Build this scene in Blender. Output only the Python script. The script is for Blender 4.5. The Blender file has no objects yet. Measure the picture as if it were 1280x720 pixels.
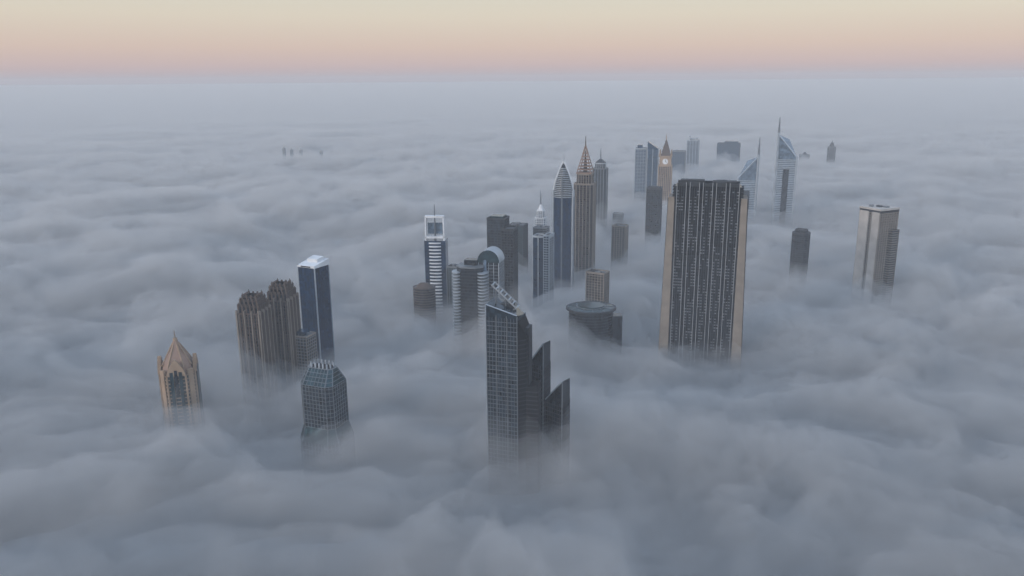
import bpy, math, random, numpy as np
from math import radians as R, sin, cos, pi
from mathutils import Matrix, Vector
random.seed(7)
sc=bpy.context.scene

# ------------------------------------------------------------------ noise
def hsh(ix,iy,seed):
    h=(ix.astype(np.int64)*374761393+iy.astype(np.int64)*668265263+seed*1442695041)&0xffffffff
    h=((h^(h>>13))*1274126177)&0xffffffff
    return ((h^(h>>16))&0xffff)/65535.0
def vn(x,y,seed):
    ix=np.floor(x);iy=np.floor(y);fx=x-ix;fy=y-iy
    fx=fx*fx*fx*(fx*(fx*6-15)+10);fy=fy*fy*fy*(fy*(fy*6-15)+10)
    a=hsh(ix,iy,seed);b=hsh(ix+1,iy,seed);c_=hsh(ix,iy+1,seed);d=hsh(ix+1,iy+1,seed)
    return (a+(b-a)*fx)*(1-fy)+(c_+(d-c_)*fx)*fy-0.5
def fbm(x,y,seed,o=4,g=.5):
    r=0;a=1
    for i in range(o):
        ca,sa=math.cos(i*1.1+.4),math.sin(i*1.1+.4)
        r=r+a*vn((x*ca-y*sa)*2.03**i+i*17.3,(x*sa+y*ca)*2.03**i-i*9.1,seed+i);a*=g
    return r
def billow(x,y,seed,o=4,g=.5):
    r=0;a=1
    for i in range(o):
        ca,sa=math.cos(i*1.1+.4),math.sin(i*1.1+.4)
        r=r+a*np.sqrt(vn((x*ca-y*sa)*2.03**i+i*17.3,(x*sa+y*ca)*2.03**i-i*9.1,seed+i)**2+.005);a*=g
    return r
HOLLOWS=[(-250,960,140,20),(-190,740,80,14),(260,920,140,26),(20,690,70,9),(-120,1140,130,16),(560,1400,120,14),(620,1290,90,12),(-330,800,90,12),(120,1060,100,18),(110,1420,160,10)]
def fogtop(x,y):
    wx=x+170*fbm(x/300,y/300,11,4,.6); wy=y+170*fbm(x/300,y/300,57,4,.6)
    far=1/(1+((x*x+y*y)/7000.0**2))
    big=fbm(wx/900,wy/650,3,3)
    h=102+48*big*far**.5+20*(1-far)+ 68*billow(wx/250,wy/200,23,5,.6)*far + 10*fbm(wx/60,wy/60,77,3,.55)*far**2
    for (hx,hy,r,d) in HOLLOWS: h=h-d*np.exp(-((x-hx)**2+(y-hy)**2)/(2*r*r*.5))
    return h
def sink(x,y):   # upper layers thin out and dip under the main fog far from the city
    d=np.maximum(np.abs(x)/5200.0,np.abs(y-1500)/4200.0)
    return 75*np.clip((d-.72)/.28,0,1)**1.5
def wisptop(x,y,H):
    wx=x+130*fbm(x/140,y/140,211,4,.65); wy=y+130*fbm(x/140,y/140,257,4,.65)
    return H-8+84*fbm(wx/230,wy/130,301,5,.55)+24*fbm(wx/45,wy/45,333,3,.55)-sink(x,y)
nx,ny=840,700
ux=np.linspace(-math.asinh(50),math.asinh(50),nx); X=800*np.sinh(ux)
uy=np.linspace(-math.asinh(2500/700),math.asinh(70),ny); Yv=500+700*np.sinh(uy)
GX,GY=np.meshgrid(X,Yv)
H=fogtop(GX,GY)
ci=np.where(np.abs(X)<5400)[0]; ri=np.where(Yv<5900)[0]
NX,NY,NH=GX[ri[0]:ri[-1]+1,ci[0]:ci[-1]+1],GY[ri[0]:ri[-1]+1,ci[0]:ci[-1]+1],H[ri[0]:ri[-1]+1,ci[0]:ci[-1]+1]
HW=wisptop(NX,NY,NH)
def gridmesh(name,GX,GY,H,closed=None):
    ny,nx=GX.shape
    co=np.stack([GX,GY,H],-1).reshape(-1,3)
    i=np.arange(nx*ny).reshape(ny,nx)
    q=np.stack([i[:-1,:-1],i[:-1,1:],i[1:,1:],i[1:,:-1]],-1).reshape(-1,4)
    fl=q.reshape(-1); tot=np.full(len(q),4)
    if closed is not None:
        loop=np.concatenate([i[0,:-1],i[:-1,-1],i[-1,:0:-1],i[:0:-1,0]])
        n=len(loop); b0=len(co); bc=co[loop].copy(); bc[:,2]=closed
        co=np.concatenate([co,bc]); bl=np.arange(b0,b0+n)
        side=np.stack([bl,np.roll(bl,-1),np.roll(loop,-1),loop],-1)
        fl=np.concatenate([fl,side.reshape(-1),bl[::-1]]); tot=np.concatenate([tot,np.full(n,4),[n]])
    me=bpy.data.meshes.new(name); me.vertices.add(len(co)); me.vertices.foreach_set("co",co.reshape(-1).astype(np.float32))
    me.loops.add(len(fl)); me.loops.foreach_set("vertex_index",fl.astype(np.int32))
    st=np.concatenate([[0],np.cumsum(tot)[:-1]])
    me.polygons.add(len(tot)); me.polygons.foreach_set("loop_start",st.astype(np.int32))
    me.polygons.foreach_set("use_smooth",np.ones(len(tot),bool))
    me.update(calc_edges=True); me.validate()
    o=bpy.data.objects.new(name,me); sc.collection.objects.link(o); return o
def volmat(name,dens,col,an=0.0):
    m=bpy.data.materials.new(name); m.use_nodes=True; nt=m.node_tree; nt.nodes.clear()
    o=nt.nodes.new("ShaderNodeOutputMaterial"); v=nt.nodes.new("ShaderNodeVolumeScatter")
    v.inputs["Density"].default_value=dens; v.inputs["Color"].default_value=(*col,1); v.inputs["Anisotropy"].default_value=an
    nt.links.new(v.outputs[0],o.inputs["Volume"]); return m

# ------------------------------------------------------------------ materials
def surf(name,col,rough=.8,metal=0,spec=.4,var=.15,scale=.08):
    m=bpy.data.materials.new(name); m.use_nodes=True; nt=m.node_tree; b=nt.nodes["Principled BSDF"]
    tc=nt.nodes.new("ShaderNodeTexCoord"); n=nt.nodes.new("ShaderNodeTexNoise"); n.inputs["Scale"].default_value=scale; n.inputs["Detail"].default_value=6
    nt.links.new(tc.outputs["Object"],n.inputs["Vector"])
    mp=nt.nodes.new("ShaderNodeMapRange"); mp.inputs[1].default_value=.3; mp.inputs[2].default_value=.7; mp.inputs[3].default_value=1-var; mp.inputs[4].default_value=1+var
    nt.links.new(n.outputs[0],mp.inputs[0])
    mx=nt.nodes.new("ShaderNodeMix"); mx.data_type='RGBA'; mx.blend_type='MULTIPLY'; mx.inputs[0].default_value=1
    mx.inputs[6].default_value=(*col,1); nt.links.new(mp.outputs[0],mx.inputs[7])
    nt.links.new(mx.outputs[2],b.inputs["Base Color"])
    b.inputs["Roughness"].default_value=rough; b.inputs["Metallic"].default_value=metal; b.inputs["Specular IOR Level"].default_value=spec
    return m
def glass(name,col,metal=.5,rough=.12,cell=(3,3,4),var=.45):
    m=bpy.data.materials.new(name); m.use_nodes=True; nt=m.node_tree; b=nt.nodes["Principled BSDF"]
    tc=nt.nodes.new("ShaderNodeTexCoord"); dv=nt.nodes.new("ShaderNodeVectorMath"); dv.operation='DIVIDE'; dv.inputs[1].default_value=cell
    ad=nt.nodes.new("ShaderNodeVectorMath"); ad.operation='ADD'; ad.inputs[1].default_value=(.37,.41,.01)
    fl=nt.nodes.new("ShaderNodeVectorMath"); fl.operation='FLOOR'; wn=nt.nodes.new("ShaderNodeTexWhiteNoise")
    nt.links.new(tc.outputs["Object"],dv.inputs[0]); nt.links.new(dv.outputs[0],ad.inputs[0]); nt.links.new(ad.outputs[0],fl.inputs[0]); nt.links.new(fl.outputs[0],wn.inputs["Vector"])
    mp=nt.nodes.new("ShaderNodeMapRange"); mp.inputs[3].default_value=1-var; mp.inputs[4].default_value=1+var; nt.links.new(wn.outputs["Value"],mp.inputs[0])
    mx=nt.nodes.new("ShaderNodeMix"); mx.data_type='RGBA'; mx.blend_type='MULTIPLY'; mx.inputs[0].default_value=1
    mx.inputs[6].default_value=(*col,1); nt.links.new(mp.outputs[0],mx.inputs[7]); nt.links.new(mx.outputs[2],b.inputs["Base Color"])
    m2=nt.nodes.new("ShaderNodeMapRange"); m2.inputs[3].default_value=rough*.6; m2.inputs[4].default_value=rough*2.2; nt.links.new(wn.outputs["Value"],m2.inputs[0]); nt.links.new(m2.outputs[0],b.inputs["Roughness"])
    b.inputs["Metallic"].default_value=metal; b.inputs["Specular IOR Level"].default_value=.35
    return m
M=dict(
 beige=surf("beige_concrete",(.20,.17,.14)), pale=surf("pale_stone",(.42,.385,.35)), sand=surf("sand_stone",(.30,.21,.14)), white=surf("white_cladding",(.60,.62,.64),.5),
 brown=surf("brown_stone",(.075,.053,.042)), brownd=surf("dark_brown_stone",(.032,.024,.02)), grey=surf("grey_cladding",(.14,.155,.17),.45,.2), steel=surf("steel",(.12,.14,.16),.4,.4), rib=surf("light_rib",(.24,.25,.26),.6),
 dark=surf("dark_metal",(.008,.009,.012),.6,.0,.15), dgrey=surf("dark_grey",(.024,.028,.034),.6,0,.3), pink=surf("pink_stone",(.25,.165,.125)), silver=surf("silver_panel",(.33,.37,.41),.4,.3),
 roof=surf("roof_gravel",(.10,.10,.105),.95),
 gdark=glass("dark_glass",(.009,.013,.019),.15,var=.7), gblue=glass("blue_glass",(.03,.085,.16),.65,.08), gteal=glass("teal_glass",(.02,.05,.062),.5), ggrey=glass("grey_glass",(.035,.052,.07),.6,.08,var=.65), glight=glass("pale_glass",(.14,.20,.27),.6), gnavy=glass("navy_glass",(.006,.034,.09),.65,.08),
)
# ------------------------------------------------------------------ builder
def rect(w,d,cx=0,cy=0): return [(cx-w/2,cy-d/2),(cx+w/2,cy-d/2),(cx+w/2,cy+d/2),(cx-w/2,cy+d/2)]
def cham(w,d,c): return [(-w/2+c,-d/2),(w/2-c,-d/2),(w/2,-d/2+c),(w/2,d/2-c),(w/2-c,d/2),(-w/2+c,d/2),(-w/2,d/2-c),(-w/2,-d/2+c)]
def ell(w,d,n=28,a0=0,a1=2*pi,cx=0,cy=0): return [(cx+w/2*cos(a0+(a1-a0)*i/n),cy+d/2*sin(a0+(a1-a0)*i/n)) for i in range(n)]
def cen(p): return (sum(q[0] for q in p)/len(p),sum(q[1] for q in p)/len(p))
def mv(p,x,y): return [(a+x,b+y) for a,b in p]
def scl(p,s,c=None):
    c=c or cen(p); return [(c[0]+(q[0]-c[0])*s,c[1]+(q[1]-c[1])*s) for q in p]
def off(p,d):
    n=len(p); out=[]
    for i in range(n):
        a,b,c=p[i-1],p[i],p[(i+1)%n]
        e1=(b[0]-a[0],b[1]-a[1]); e2=(c[0]-b[0],c[1]-b[1]); l1=math.hypot(*e1); l2=math.hypot(*e2)
        n1=(e1[1]/l1,-e1[0]/l1); n2=(e2[1]/l2,-e2[0]/l2); k=1+n1[0]*n2[0]+n1[1]*n2[1]
        out.append((b[0]+d*(n1[0]+n2[0])/max(k,.3),b[1]+d*(n1[1]+n2[1])/max(k,.3)))
    return out
class Bld:
    def __init__(s,name,x,y,rot=0):
        s.n=name; s.x=x; s.y=y; s.r=rot; s.p={}
    def part(s,p,m):
        if p not in s.p: s.p[p]=([],[],m)
        return s.p[p]
    def prism(s,p,m,poly,z0,z1,top=None):
        V,F,_=s.part(p,m); n=len(poly); o=len(V); top=top or poly
        zs=z1 if isinstance(z1,(list,tuple)) else [z1]*n
        V+= [(a,b,z0) for a,b in poly]+[(a,b,z) for (a,b),z in zip(top,zs)]
        F+= [[o+i,o+(i+1)%n,o+n+(i+1)%n,o+n+i] for i in range(n)]
        F.append([o+n+i for i in range(n)]); F.append([o+n-1-i for i in range(n)])
    def box(s,p,m,cx,cy,w,d,z0,z1,rot=0):
        c,q=cos(rot),sin(rot)
        s.prism(p,m,[(cx+a*c-b*q,cy+a*q+b*c) for a,b in rect(w,d)],z0,z1)
    def beam(s,p,m,a,b,t):
        V,F,_=s.part(p,m); o=len(V)
        A=Vector(a);B=Vector(b);d=(B-A).normalized(); u=d.orthogonal().normalized(); v=d.cross(u)
        for P in (A,B):
            for i,j in ((-1,-1),(1,-1),(1,1),(-1,1)): V.append(tuple(P+u*i*t/2+v*j*t/2))
        F+=[[o,o+1,o+5,o+4],[o+1,o+2,o+6,o+5],[o+2,o+3,o+7,o+6],[o+3,o,o+4,o+7],[o+3,o+2,o+1,o],[o+4,o+5,o+6,o+7]]
    def floors(s,p,m,poly,z0,z1,step,h,proj):
        q=off(poly,proj); z=z0
        while z<z1: s.prism(p,m,q,z,min(z+h,z1)); z+=step
    def fins(s,p,m,poly,z0,z1,bay,w,proj,edges=None):
        n=len(poly)
        for i in range(n):
            if edges and i not in edges: continue
            a,b=poly[i],poly[(i+1)%n]; l=math.hypot(b[0]-a[0],b[1]-a[1]); k=max(1,round(l/bay)); r=math.atan2(b[1]-a[1],b[0]-a[0])
            for j in range(k+1):
                t=j/k; s.box(p,m,a[0]+(b[0]-a[0])*t,a[1]+(b[1]-a[1])*t,w,proj*2,z0,z1,r)
    def needle(s,p,m,x,y,z0,z1,r):
        s.prism(p,m,ell(2*r,2*r,6,cx=x,cy=y),z0,z1,ell(.5*r,.5*r,6,cx=x,cy=y))
    def roofkit(s,w,d,z,n=5,cx=0,cy=0):
        for i in range(n):
            a=random.uniform(.08,.22)*w; s.box("roof_plant" if i%2 else "roof_tanks",M["dgrey"] if i%2 else M["grey"],cx+random.uniform(-.33,.33)*w,cy+random.uniform(-.33,.33)*d,a,a*.8,z,z+random.uniform(1.5,4)+i*.01)
    def tower(s,poly,z1,core,band=None,fin=None,fh=4,bh=1.0,bp=.4,bay=4,fw=.6,fp=.6,z0=0,d0=60,tag="",parapet=1.5):
        s.prism(tag+"core",core,poly,z0,z1)
        zz=max(z0,d0)
        if band: s.floors(tag+"floor_bands",band,poly,zz,z1,fh,bh,bp)
        if fin: s.fins(tag+"fins",fin,poly,zz,z1,bay,fw,fp)
        if parapet:
            q=off(poly,bp+.25); n=len(q); qi=off(poly,-.6)
            for i in range(n):
                s.prism(tag+"parapet",fin or band or core,[q[i],q[(i+1)%n],qi[(i+1)%n],qi[i]],z1-.8,z1+parapet)
            s.prism(tag+"roof",M["roof"],off(poly,-.65),z1-.5,z1+.15)
    def done(s):
        e=bpy.data.objects.new(s.n,None); sc.collection.objects.link(e); e.location=(s.x,s.y,0); e.rotation_euler=(0,0,R(s.r)); e.empty_display_size=20
        for k,(V,F,m) in s.p.items():
            me=bpy.data.meshes.new(k); me.from_pydata(V,[],F); me.update(); me.materials.append(m)
            o=bpy.data.objects.new(k,me); sc.collection.objects.link(o); o.parent=e
        return e

# ---- tower with pointed golden crown
b=Bld("pointed_crown_tower",-347,788,14)
P=cham(34,34,8); b.tower(P,161,M["gteal"],M["sand"],M["sand"],fh=4,bh=1.1,bay=5.4,fw=1.4,fp=.9,parapet=0)
for i in range(8):
    a=P[i];c=P[(i+1)%8]; l=math.hypot(c[0]-a[0],c[1]-a[1]); r=math.atan2(c[1]-a[1],c[0]-a[0]); mx,my=(a[0]+c[0])/2,(a[1]+c[1])/2
    if l<13: b.box("corner_piers",M["sand"],mx,my,l*.5,3,60,166,r)
    else:
        for k in range(12):
            w=l*(1-(k/12)**1.6)
            if w>1: b.box("pointed_gables",M["sand"],mx,my,w,3.4,161+k*1.4,162.4+k*1.4,r)
        for q in (-.24,.24): b.box("green_glass_shafts",M["gteal"],mx+cos(r)*l*q,my+sin(r)*l*q,l*.18,3.9,60,165,r)
        b.box("gable_window",M["gdark"],mx,my,l*.16,4.2,140,167,r)
prof=[(161,.95),(167,.9),(173,.78),(179,.58),(184,.38),(189,.24),(193,.15)]
for (z0,s0),(z1,s1) in zip(prof,prof[1:]): b.prism("dome",M["pink"],scl(P,s0*.9),z0,z1,scl(P,s1*.9))
for a,c in zip(scl(P,.84),scl(P,.16)): b.beam("dome_ribs",M["sand"],(*a,169),(*c,191),1)
b.prism("lantern",M["sand"],ell(4.4,4.4,8),192,196); b.needle("spire",M["beige"],0,0,196,205,1.0)
b.done()
# ---- ribbed brown skyscrapers
for i,(x,y,zt) in enumerate([(-293,876,217),(-273,922,219)]):
    b=Bld("ribbed_stone_skyscraper",x,y,-8)
    P=rect(26,27); b.tower(P,zt-18,M["gdark"],M["brownd"],M["brown"],fh=4,bh=1.1,bay=3.1,fw=1.0,fp=1.2,parapet=1)
    b.fins("pilasters",M["beige"],P,60,zt-14,9,.9,2.0)
    for k,(s_,h0,h1) in enumerate([(.9,zt-18,zt-9),(.76,zt-9,zt-3),(.6,zt-3,zt+1)]):
        Q=scl(P,s_); b.prism("crown_step_%d"%k,M["gdark"],off(Q,-.8),h0,h1); b.fins("crown_piers_%d"%k,M["brown"],Q,h0,h1+1.8,4.5,1.6,.9); b.floors("crown_bands_%d"%k,M["brownd"],Q,h1-1.5,h1,4,1.5,.2)
        for (px,py) in Q: b.needle("corner_pinnacles",M["brown"],px*.97,py*.97,h1,h1+4,1.1)
    b.done()
# ---- blue glass with white crown
b=Bld("blue_glass_skyscraper",-250,987,-28)
P=rect(27,26); b.tower(P,226,M["gnavy"],M["gnavy"],None,fh=4,bh=.5,bp=.15,parapet=0)
b.fins("mullions",M["gblue"],P,60,226,4.2,.3,.25)
for (px,py) in P: b.box("white_corner_columns",M["silver"],px,py,1.3,1.3,40,229)
b.prism("white_crown",M["white"],off(P,.7),226,[228,229,234,233])
b.prism("crown_top",M["white"],rect(16,12,1,4),229,[235,235,237,237]); b.box("crown_opening",M["dark"],0,-13.9,15,.6,226.6,228)
b.done()
b=Bld("low_glass_office",-254,926,-20); b.tower(rect(25,20),155,M["ggrey"],M["grey"],M["beige"],bay=4,parapet=1); b.roofkit(25,20,155); b.prism("upper_block",M["gblue"],rect(14,12),155,160); b.done()
# ---- lattice hip-roof tower
b=Bld("lattice_glass_tower",-179,715,-22)
P=cham(35,32,5); b.tower(P,176,M["ggrey"],M["grey"],M["grey"],fh=4,bh=.4,bp=.35,bay=3.4,fw=.4,fp=.45,z0=134,d0=134,parapet=0)
lo=off(P,4); b.prism("flared_waist",M["gteal"],lo,120,134,P)
for a,c in zip(lo,P): b.beam("waist_ribs",M["steel"],(*a,120),(*c,134),.8)
b.tower(lo,120,M["ggrey"],M["steel"],M["steel"],fh=4,bh=.5,bay=3.6,fw=.4,fp=.45,tag="base_",parapet=0)
T=cham(27,13,3); b.prism("hip_roof",M["gteal"],P,176,190,T); 
for t in (0,.25,.5,.75,1):
    q=[(a[0]+(c[0]-a[0])*t,a[1]+(c[1]-a[1])*t) for a,c in zip(P,T)]; b.floors("roof_bars",M["grey"],q,176+14*t,176.5+14*t,2,.5,.25)
for a,c in zip(P,T): b.beam("roof_ribs",M["grey"],(*a,176),(*c,190),.8)
for k in range(7):
    x=-12+4*k; xt=-10.5+3.5*k; b.beam("roof_ribs",M["grey"],(x,-16.1,176.2),(xt,-6.6,190.2),.45)
b.prism("roof_opening",M["dark"],scl(T,.85),190.3,190.9); b.fins("roof_screen",M["silver"],scl(T,.8),190,195,4,1.4,.5)
b.done()
# ---- near stepped slab with lattice mast
b=Bld("angular_steel_skyscraper",-5,676,-14)
P=[(-15,-13),(13,-15),(15,8),(5,15),(-13,13)]
b.prism("core",M["ggrey"],P,0,[263,255,250,256,264]); b.floors("floor_bands",M["grey"],P,60,249,4,.45,.25); b.fins("fins",M["steel"],P,60,252,2.8,.25,.4,[0,1,4])
b.fins("main_fins",M["grey"],P,60,254,9.3,.5,.6,[0])
b.beam("roof_edge",M["silver"],(-15,-13.3,263.2),(13,-15.3,255.2),.8); b.beam("corner_edge",M["silver"],(-15.2,-13.2,60),(-15.2,-13.2,263),.7)
S=[(13.6,-14.4),(20,-9),(20,8),(15.6,8)]
b.prism("side_wall",M["dark"],S,0,[250,236,238,249]); b.floors("side_bands",M["dgrey"],S,60,234,4,.8,.3)
b.box("side_setback",M["dgrey"],20,0,3.5,12,0,242)
b.prism("stub",M["dark"],rect(11,13,25,-3),0,[188,192,192,188])
b.floors("stub_bands",M["dgrey"],rect(11,13,25,-3),60,187,4,.8,.3)
for s_ in (-5.5,5.5):
    b.beam("mast_rails",M["rib"],(-11,s_-2,279),(9,s_+4,258),1.3)
for k in range(7):
    t=k/6; b.beam("mast_rungs",M["silver"],(-11+20*t,-7.5+6*t,279-21*t),(-11+20*t,3.5+6*t,279-21*t),1.1)
b.beam("mast_struts",M["grey"],(-8,-4,258),(-8,-4,275),1.1); b.beam("mast_struts",M["grey"],(0,-2,256),(0,-2,266),1.1)
b.box("roof_plant",M["dgrey"],0,3,12,8,250,261)
b.done()
for (x,y,w,z0,z1,r) in [(24,694,16,200,222,-25),(40,686,19,167,189,-28)]:
    b=Bld("glass_blade_tower",x,y,r)
    P=[(-w/2,-4),(w/2,-9),(w/2,8),(-w/2,5)]
    b.prism("core",M["gdark"],P,0,[z0,z1,z1-2,z0-1]); b.floors("floor_bands",M["dgrey"],P,60,z0-2,4,.7,.25); b.fins("mullions",M["dgrey"],P,60,z0,3,.3,.3)
    b.beam("roof_edge",M["silver"],(-w/2,-4.2,z0),(w/2,-9.2,z1),.9); b.beam("blade_edge",M["grey"],(w/2,-9,z1),(w/2,-9,60),.7)
    b.done()
# ---- portal tower
b=Bld("portal_frame_tower",-122,1276,-4)
P=rect(34,26); b.tower(P,202,M["gnavy"],None,None,parapet=0)
b.floors("white_bands",M["white"],ell(20,8,14,cy=-12),60,202,5.5,1.9,.3); b.floors("side_bands",M["gblue"],P,60,202,4,.6,.2)
for sx in (-1,1): b.prism("portal_leg",M["white"],rect(2.4,10,sx*16.6,-7),60,240,rect(2.2,10,sx*14.2,-7))
b.box("portal_beam",M["white"],0,-7,30.5,10,239,242); b.box("portal_beam",M["white"],0,-7,31,10,206,209)
b.box("portal_screen",M["glight"],0,-3,24,2,212,230)
b.needle("antenna",M["steel"],0,-7,200,260,1.9); b.done()
b=Bld("domed_low_block",-136,1206,0); b.tower(ell(34,28,20),141,M["gdark"],M["brown"],None,bh=1.4,parapet=1); b.prism("dome",M["brown"],ell(28,22,20),141,147,ell(14,10,20)); b.done()
b=Bld("low_glass_office",-92,1265,-20); b.tower(rect(20,20),160,M["gteal"],M["dgrey"],M["grey"]); b.roofkit(20,20,160); b.done()
# ---- banded curved tower with vault
b=Bld("curved_banded_tower",-43,1056,-14)
P=mv(cham(36,32,8),-11,-3); b.prism("core",M["gdark"],P,0,208); b.floors("floor_bands",M["dgrey"],P,60,208,4.4,.8,.3)
for sx in (-29,6.4):
    b.floors("curved_balconies",M["silver"],ell(14,22,18,cx=sx+.5,cy=-10),60,204,4.4,1.5,.3)
b.prism("roof_slab",M["grey"],off(P,.6),208,210); b.roofkit(28,24,210,6,-11,-3); b.prism("penthouse",M["gdark"],rect(18,14,-11,0),210,217)
Q=rect(28,26,13,10); b.tower(Q,214,M["gdark"],M["steel"],M["silver"],bay=7,fh=4.4,bh=.9,tag="rear_",parapet=0)
b.box("bright_spine",M["glight"],9,-5.5,4,3,60,218)
n=14
for k in range(n):
    a0,a1=pi*k/n,pi*(k+1)/n
    V,F,_=b.part("barrel_vault",M["silver"]); o=len(V)
    V+=[(13+15.5*cos(a0),-5,214+17*sin(a0)),(13+15.5*cos(a1),-5,214+17*sin(a1)),(13+15.5*cos(a1),23,214+17*sin(a1)),(13+15.5*cos(a0),23,214+17*sin(a0))]; F+=[[o,o+3,o+2,o+1]]
V,F,_=b.part("vault_end",M["gteal"]); 
for yy in (-4.2,22.5):
    o=len(V); V+=[(13+14.8*cos(pi*k/n),yy,214+16.3*sin(pi*k/n)) for k in range(n+1)]; F.append([o+k for k in range(n+1)])
b.done()
b=Bld("dark_stepped_skyscraper",-15,1180,-16)
b.tower(rect(26,26,-5,0),252,M["ggrey"],M["dgrey"],M["dgrey"],parapet=2,bay=5); b.tower(rect(18,24,14,-6),238,M["gdark"],M["dgrey"],M["dgrey"],tag="east_",parapet=2)
b.box("roof_frame",M["gteal"],-5,0,20,20,252,256); b.done()
b=Bld("dark_glass_office",12,1509,-20); b.tower(rect(30,28),184,M["gteal"],M["dgrey"],M["dgrey"]); b.roofkit(30,28,184); b.done()
b=Bld("dark_glass_office",58,1545,-20); b.tower(rect(26,24),172,M["gdark"],M["grey"],None); b.roofkit(26,24,172); b.done()
b=Bld("striped_blue_tower",51,1276,-22)
b.tower(rect(28,22),206,M["gnavy"],M["gblue"],M["silver"],bay=9,fw=1.4,parapet=2); b.tower(rect(9,25,9.5,0),209,M["gblue"],M["silver"],M["silver"],tag="wing_",bay=4.5,bh=1.3); b.roofkit(24,18,206); b.done()
b=Bld("white_spired_tower",62,1685,-10)
b.tower(cham(22,22,4),168,M["glight"],M["white"],M["white"],bay=5); b.tower(cham(15,15,3),183,M["glight"],M["white"],M["white"],z0=168,d0=168,tag="upper_",bay=4); b.prism("cap",M["white"],cham(13,13,3),183,196,cham(3,3,.6)); b.needle("spire",M["steel"],0,0,194,226,1.8); b.done()
# ---- ogive tower
b=Bld("ogive_crown_skyscraper",92,1414,-14)
P=ell(36,30,20); b.prism("core",M["gnavy"],P,0,250); b.floors("floor_bands",M["gnavy"],P,60,250,4,.6,.2)
b.fins("corner_spine",M["silver"],rect(35,12),60,262,40,1.8,1.4)
b.box("centre_spine",M["steel"],0,-15,2.4,2,60,286)
def og(t): return max(.03,(1-t**1.7))
N=20
for k in range(N):
    t0,t1=k/N,(k+1)/N; z0=250+62*t0; z1=250+62*t1
    b.prism("ogive_glass",M["gdark"],scl(P,og(t0)*.96,(0,0)),z0,z1,scl(P,og(t1)*.96,(0,0)))
    if k<17: b.prism("ogive_louvres",M["silver"],scl(P,og(t0)*1.03,(0,0)),z0,z0+1.2)
for sx in (-1,1):
    for k in range(N): 
        t0,t1=k/N,(k+1)/N; b.beam("ogive_ribs",M["white"],(sx*18.5*og(t0),-1,250+62*t0),(sx*18.5*og(t1),-1,250+62*t1),1.8)
b.needle("spire",M["silver"],0,0,308,326,1.6); b.done()
# ---- lattice spire
b=Bld("lattice_spire_skyscraper",138,1502,-18)
P=cham(36,32,5); b.tower(P,262,M["gdark"],M["brown"],M["beige"],bay=6,fw=1.1,fp=1.1,bh=1.1,parapet=2)
b.tower(cham(27,25,4),280,M["gdark"],M["brown"],M["beige"],z0=262,d0=262,tag="upper_",bay=5,fw=1.1,parapet=2)
for k in range(9):
    t=k/8; w=27*(1-t)+1.5; z=282+47*t
    b.prism("spire_frames",M["pink"],off(rect(w,w),0),z,z+1.3)
for sx in (-1,1):
    for sy in (-1,1): b.beam("spire_struts",M["pink"],(sx*13.5,sy*13.5,281),(sx*.7,sy*.7,331),1.2)
b.prism("spire_core",M["brownd"],rect(7,7),280,322,rect(1.5,1.5)); b.needle("spire_needle",M["brown"],0,0,326,350,1.4); b.done()
b=Bld("slender_capped_tower",212,1915,-16)
b.tower(cham(32,30,6),246,M["ggrey"],M["dgrey"],M["grey"],bay=7,fw=1.4,fp=1); b.tower(cham(24,22,5),258,M["gdark"],M["grey"],M["silver"],z0=246,d0=246,tag="upper_",bay=5); b.prism("cap",M["dgrey"],cham(24,22,5),260,268,cham(5,5,1)); b.needle("spire",M["steel"],0,0,266,294,1.9); b.done()
b=Bld("low_grey_block",255,1900,-16); b.tower(rect(24,20),140,M["ggrey"],M["grey"],None); b.done()
b=Bld("beige_office_block",216,1577,-25); b.tower(rect(26,24),168,M["ggrey"],M["beige"],M["beige"],bay=5,fw=1.2,parapet=2); b.roofkit(24,22,168); b.done()
b=Bld("beige_office_block",128,1165,-30); b.tower(rect(28,20),172,M["gdark"],M["beige"],M["beige"],bay=4.6,fw=1.1,parapet=2); b.box("blank_wall",M["pale"],-14.4,0,1.2,21,0,174); b.roofkit(26,18,172); b.done()
# ---- oval disc
b=Bld("oval_disc_building",107,1049,0)
b.prism("drum",M["gdark"],ell(60,52,40),0,148); b.floors("drum_bands",M["dgrey"],ell(60,52,40),90,148,4,.8,.4)
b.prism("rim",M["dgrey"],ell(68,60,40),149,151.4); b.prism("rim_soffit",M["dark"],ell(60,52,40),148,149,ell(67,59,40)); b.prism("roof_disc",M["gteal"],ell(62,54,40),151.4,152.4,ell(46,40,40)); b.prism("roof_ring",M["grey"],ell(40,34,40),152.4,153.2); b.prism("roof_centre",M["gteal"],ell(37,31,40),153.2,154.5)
for k in range(12): a=2*pi*k/12; b.beam("roof_spokes",M["steel"],(20*cos(a),17*sin(a),153),(32*cos(a),28*sin(a),151.8),.5)
b.box("side_block",M["gdark"],34,-6,14,16,0,142)
b.done()
# ---- slanted roofs
b=Bld("slanted_roof_skyscraper",380,2275,-12); b.tower(rect(30,34,-15,0),262,M["gblue"],M["silver"],M["silver"],bay=8,parapet=2)
b.prism("east_core",M["gblue"],rect(30,34,18,0),0,[282,262,262,282]); b.floors("east_bands",M["glight"],rect(30,34,18,0),60,260,4.4,1,.4); b.fins("east_fins",M["silver"],rect(30,34,18,0),60,262,15,1.6,1); b.box("roof_block",M["gblue"],-18,0,14,20,262,272); b.done()
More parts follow.
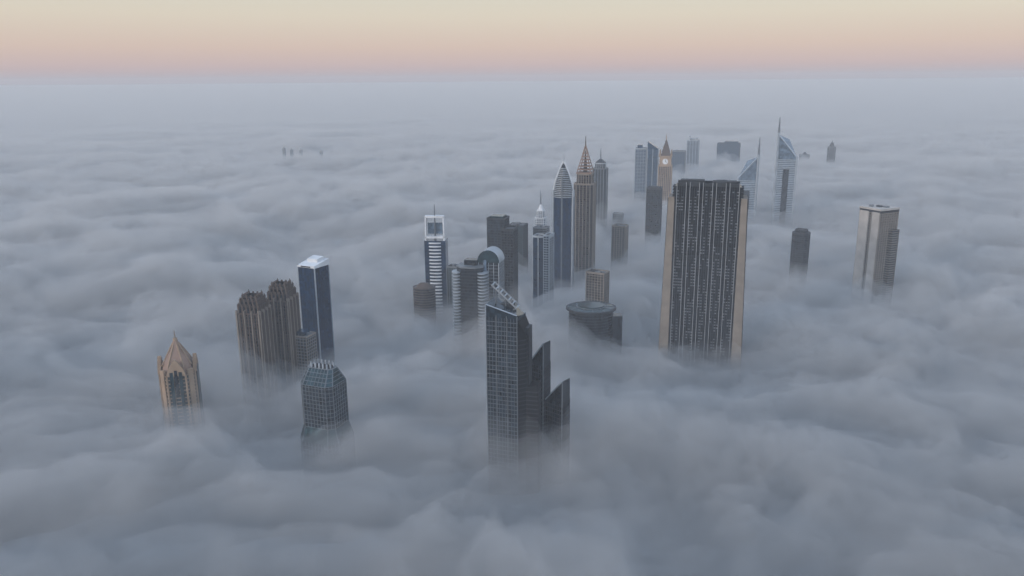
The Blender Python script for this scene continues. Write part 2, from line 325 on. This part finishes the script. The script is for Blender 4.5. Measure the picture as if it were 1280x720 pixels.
# ---- clock tower
b=Bld("clock_tower",420,2200,-14); P=rect(34,34)
b.tower(P,222,M["gdark"],M["beige"],M["sand"],bay=4.8,fw=1.8,fp=1.2,bh=1.4,fh=5,parapet=3)
b.prism("clock_stage",M["sand"],rect(31,31),222,246)
for r_ in range(4):
    a=r_*pi/2; nx_,ny_=sin(a),-cos(a)
    V,F,_=b.part("clock_faces",M["white"]); o=len(V)
    V+=[(nx_*15.9+cos(a)*7.5*cos(q*pi/12),ny_*15.9+sin(a)*7.5*cos(q*pi/12),234+7.5*sin(q*pi/12)) for q in range(24)]; F.append([o+q for q in range(24)])
    b.beam("clock_hands",M["dark"],(nx_*16.2,ny_*16.2,234),(nx_*16.2,ny_*16.2,240),.8); b.beam("clock_hands",M["dark"],(nx_*16.2,ny_*16.2,234),(nx_*16.2+cos(a)*4,ny_*16.2+sin(a)*4,232),.8)
b.prism("cornice",M["sand"],rect(35,35),246,249); b.prism("belfry",M["brown"],rect(26,26),249,258,rect(20,20)); b.prism("spire",M["brown"],rect(22,22),258,292,rect(2,2)); b.needle("finial",M["sand"],0,0,290,306,1.5)
for sx in (-1,1):
    for sy in (-1,1): b.needle("pinnacles",M["sand"],sx*15,sy*15,249,266,2.2)
b.done()
b=Bld("dark_office_tower",314,1758,-20); b.tower(rect(30,26),218,M["gdark"],M["dgrey"],M["dgrey"],bay=5,parapet=3); b.box("roof_frame",M["dgrey"],0,0,18,14,218,223); b.done()
b=Bld("teal_glass_office",557,2690,-18); b.tower(rect(42,34),218,M["gblue"],M["grey"],M["grey"],bay=8); b.roofkit(42,34,218); b.done()
b=Bld("framed_crown_tower",642,2865,-16); b.tower(rect(40,34),240,M["gblue"],M["silver"],M["silver"],bay=10,fw=2); b.box("crown_frame",M["silver"],-14,0,6,30,240,256); b.box("crown_frame",M["silver"],12,0,6,30,240,250); b.box("crown_beam",M["silver"],-1,0,22,6,244,248); b.done()
b=Bld("wide_glass_block",856,3195,-20); b.tower(rect(84,40),204,M["gblue"],M["ggrey"],M["ggrey"],bay=12,fw=2); b.box("upper_block",M["gblue"],10,0,50,30,204,212); b.roofkit(80,36,204); b.done()
# ---- big ribbed slab
b=Bld("ribbed_slab_skyscraper",254,1035,-15)
W=82;D=30;P=rect(W,D)
b.prism("core",M["gdark"],P,0,317); b.floors("floor_bands",M["dark"],P,50,317,4,.9,.25)
NB=5; bw=W/NB
for sy in (-1,1):
    for i in range(NB):
        x0=-W/2+bw*i
        for j in range(5):
            x=x0+2.4+(bw-4.8)*j/4
            edge=j in(0,4)
            b.box("pier_fins" if edge else "inner_fins",M["rib"] if edge else M["dgrey"],x,sy*(D/2+(1.3 if edge else .9)),.7 if edge else .6,2.6 if edge else 1.8,50,322 if edge else 318)
        z=54; run=[0]*4
        while z<314:
            for j in range(4):
                if run[j]<=0 and random.random()<.10: run[j]=random.choice([2,3,5,8])
                if run[j]>0:
                    run[j]-=1; b.box("balconies",M["grey"],x0+2.4+(bw-4.8)*(j+.5)/4,sy*(D/2+.55),(bw-4.8)/4-.9,1.1,z,z+1.3)
            z+=4
        b.box("pier_caps",M["dgrey"],x0+bw/2,sy*(D/2+.2),bw-3.4,2,317,321+(i%2)*1.5)
b.floors("break_bands",M["dark"],rect(W+.5,D+3),300,303,500,2.6,.2); b.floors("break_bands",M["dark"],rect(W+.5,D+3),225,228,500,2.6,.2)
b.box("roof_blocks",M["dgrey"],-20,0,30,16,316.8,324); b.box("roof_blocks",M["dgrey"],20,0,30,16,316.8,323)
for sx in (-1,1):
    bot=[(sx*(W/2+.3),-19),(sx*(W/2+15),-19),(sx*(W/2+15),19),(sx*(W/2+.3),19)]
    top=[(sx*(W/2+.3),-16),(sx*(W/2+8),-16),(sx*(W/2+8),16),(sx*(W/2+.3),16)]
    if sx<0: bot=bot[::-1]; top=top[::-1]
    b.prism("end_pylon",M["beige"],bot,0,303,top)
    for yy in (-6,6): b.beam("pylon_slots",M["gdark"],(sx*(W/2+14.6),yy,10),(sx*(W/2+8.2),yy,300),1.6)
    b.floors("end_fins",M["dark"],rect(4,24,sx*(W/2+1),0),303,318,4,1,.2)
b.done()
# ---- triangular towers
def tri_tower(x,y,rot,zlo,zhi,zs,flip):
    b=Bld("triangular_spire_tower",x,y,rot); s_=-1 if flip else 1
    P=[(-s_*23,-12),(s_*23,-12),(s_*2,22)]
    zt=[zhi,zlo,zhi-14]
    if flip: P=P[::-1]; zt=zt[::-1]
    b.prism("core",M["glight"],P,0,zt)
    b.floors("floor_bands",M["silver"],P,60,zlo-4,4.4,1.6,.4)
    b.fins("corner_columns",M["silver"],P,0,zlo,100,3.4,1.8)
    b.beam("sloped_roof_edge",M["silver"],(-s_*23,-12.6,zhi),(s_*23,-12.6,zlo),2.4)
    b.beam("mast_wall",M["silver"],(-s_*23,-12.5,60),(-s_*23,-12.5,zhi+6),4.0)
    b.box("recess",M["gdark"],0,-12.6,14,1.6,60,zlo-30)
    b.needle("spire",M["steel"],-s_*23,-12.5,zhi+5,zs,2.8); b.done()
tri_tower(683,2005,-20,262,316,358,False)
tri_tower(593,2022,-14,208,262,309,True)
b=Bld("small_dark_tower",532,1453,-35); b.tower(cham(28,24,5),175,M["gdark"],M["dgrey"],M["dgrey"],bay=5); b.tower(rect(18,14),180,M["gdark"],M["dgrey"],M["dgrey"],z0=175,d0=175,tag="upper_",parapet=2); b.done()
# ---- beige slab hotel
b=Bld("beige_slab_hotel",614,1330,-64)
P=rect(40,42); b.tower(P,238,M["gdark"],M["beige"],M["beige"],bay=5.6,fw=1.6,bh=1.5,fp=.9,parapet=0)
b.box("blank_wall",M["pale"],-10.5,-21.6,18,2.6,0,235); b.box("blank_wall",M["pale"],12.5,-21.6,14,2.6,0,235)
b.prism("roof_frame",M["pale"],off(P,1.6),238,241); b.prism("dark_attic",M["dark"],off(P,1.0),234,237.6); b.roofkit(34,34,241)
b.box("side_annex",M["gdark"],23,12,8,16,0,205); b.floors("annex_bands",M["beige"],rect(8,16,23,12),60,205,4,1.2,.4); b.done()
# ---- far ones
b=Bld("distant_capped_tower",1277,3235,-20); b.tower(cham(30,30,6),182,M["gdark"],M["grey"],M["grey"],bay=8); b.prism("cap",M["dgrey"],cham(20,20,4),183,200,cham(10,10,2)); b.needle("spire",M["steel"],0,0,198,210,2); b.done()
b=Bld("distant_low_dome",1171,3235,-20); b.tower(rect(40,30),152,M["ggrey"],M["grey"],None,bay=8); b.prism("cap",M["dgrey"],rect(20,20),154,164,rect(3,3)); b.done()
for x,y,z in [(-985,3530,172),(-960,3560,162),(-930,3600,158),(-850,3640,150)]:
    b=Bld("distant_slim_tower",x,y,-20); b.tower(rect(9,10),z,M["ggrey"],M["silver"],M["silver"],bay=6); b.prism("cap",M["grey"],rect(5,5),z+.2,z+9,rect(1,1)); b.done()

# ------------------------------------------------------------------ ground, fog, haze
bpy.ops.mesh.primitive_plane_add(size=100000,location=(0,20000,0)); gr=bpy.context.object; gr.name="desert_ground"; gr.data.materials.append(surf("sand_ground",(.3,.25,.19),scale=.01))
fe=bpy.data.objects.new("fog",None); sc.collection.objects.link(fe)
FC=(.94,.965,1)
# fog thickens with depth: nested vapour layers, wisps above, a dense body below
f=gridmesh("fog_top_vapour",GX,GY,H,closed=10); f.data.materials.append(volmat("fog_vapour",0.0085,FC)); f.parent=fe
hx,hy,hh_=NX[::2,::2],NY[::2,::2],NH[::2,::2]
f=gridmesh("fog_middle_vapour",hx,hy,hh_-17+16*fbm(hx/80,hy/80,401,3,.55)-sink(hx,hy),closed=14); f.data.materials.append(volmat("fog_middle",0.010,FC)); f.parent=fe
f=gridmesh("fog_wisps",NX,NY,HW,closed=12); f.data.materials.append(volmat("fog_wisp",0.0055,FC)); f.parent=fe
g=gridmesh("fog_dense_body",GX[::2,::2],GY[::2,::2],H[::2,::2]-60); g.parent=fe
g.data.materials.append(surf("dense_fog",(.56,.62,.69),1,0,0,.08,.002))
he=bpy.data.objects.new("haze",None); sc.collection.objects.link(he)
for nm,zc,hh,dn in (("low_haze",180,400,.00016),("high_haze",340,750,.000026)):
    bpy.ops.mesh.primitive_cube_add(size=1,location=(0,22000,zc)); hz=bpy.context.object; hz.scale=(92000+hh,58000+hh,hh); hz.name=nm
    hz.data.materials.append(volmat(nm,dn,(.9,.945,1))); hz.parent=he

# ------------------------------------------------------------------ sky
w=bpy.data.worlds.new("World"); sc.world=w; w.use_nodes=True; nt=w.node_tree; nt.nodes.clear()
tc=nt.nodes.new("ShaderNodeTexCoord"); sp=nt.nodes.new("ShaderNodeSeparateXYZ"); nt.links.new(tc.outputs["Generated"],sp.inputs[0])
a=nt.nodes.new("ShaderNodeMath"); a.operation='ARCSINE'; nt.links.new(sp.outputs[2],a.inputs[0])
mp=nt.nodes.new("ShaderNodeMapRange"); mp.inputs[1].default_value=R(-5); mp.inputs[2].default_value=R(45); nt.links.new(a.outputs[0],mp.inputs[0])
r=nt.nodes.new("ShaderNodeValToRGB"); nt.links.new(mp.outputs[0],r.inputs[0])
st=[(-5,(.28,.31,.37)),(0,(.42,.35,.39)),(1.0,(.56,.42,.41)),(2.2,(.64,.49,.42)),(4.2,(.68,.60,.49)),(6,(.65,.62,.52)),(13,(.55,.60,.68)),(45,(.43,.57,.79))]
el=r.color_ramp.elements
while len(el)<len(st): el.new(.5)
for e,(p,cc) in zip(el,st): e.position=(p+5)/50; e.color=(*cc,1)
az=nt.nodes.new("ShaderNodeMapRange"); az.inputs[1].default_value=.5; az.inputs[2].default_value=-1; az.inputs[3].default_value=1; az.inputs[4].default_value=1.9; nt.links.new(sp.outputs[1],az.inputs[0])
bg=nt.nodes.new("ShaderNodeBackground"); nt.links.new(r.outputs[0],bg.inputs[0]); nt.links.new(az.outputs[0],bg.inputs[1])
sk=nt.nodes.new("ShaderNodeTexSky"); sk.sky_type='NISHITA'; sk.sun_disc=False; sk.sun_elevation=R(14); sk.sun_rotation=R(230)
b2=nt.nodes.new("ShaderNodeBackground"); nt.links.new(sk.outputs[0],b2.inputs[0]); b2.inputs[1].default_value=.01
ad=nt.nodes.new("ShaderNodeAddShader"); nt.links.new(bg.outputs[0],ad.inputs[0]); nt.links.new(b2.outputs[0],ad.inputs[1])
ow=nt.nodes.new("ShaderNodeOutputWorld"); nt.links.new(ad.outputs[0],ow.inputs[0])
sl=bpy.data.lights.new("sun","SUN"); sl.energy=1.6; sl.angle=R(12); sl.color=(1,.87,.77); so=bpy.data.objects.new("sun",sl); sc.collection.objects.link(so)
so.rotation_euler=(R(76),0,R(-50))
cam=bpy.data.cameras.new("camera"); co=bpy.data.objects.new("camera",cam); sc.collection.objects.link(co); sc.camera=co
co.location=(0,0,450); co.rotation_euler=(Matrix.Rotation(R(90-14.5),3,'X')@Matrix.Rotation(R(-.45),3,'Z')).to_euler(); cam.lens=36*1005/1280; cam.clip_end=200000
sc.view_settings.view_transform='Standard'; sc.view_settings.look='None'
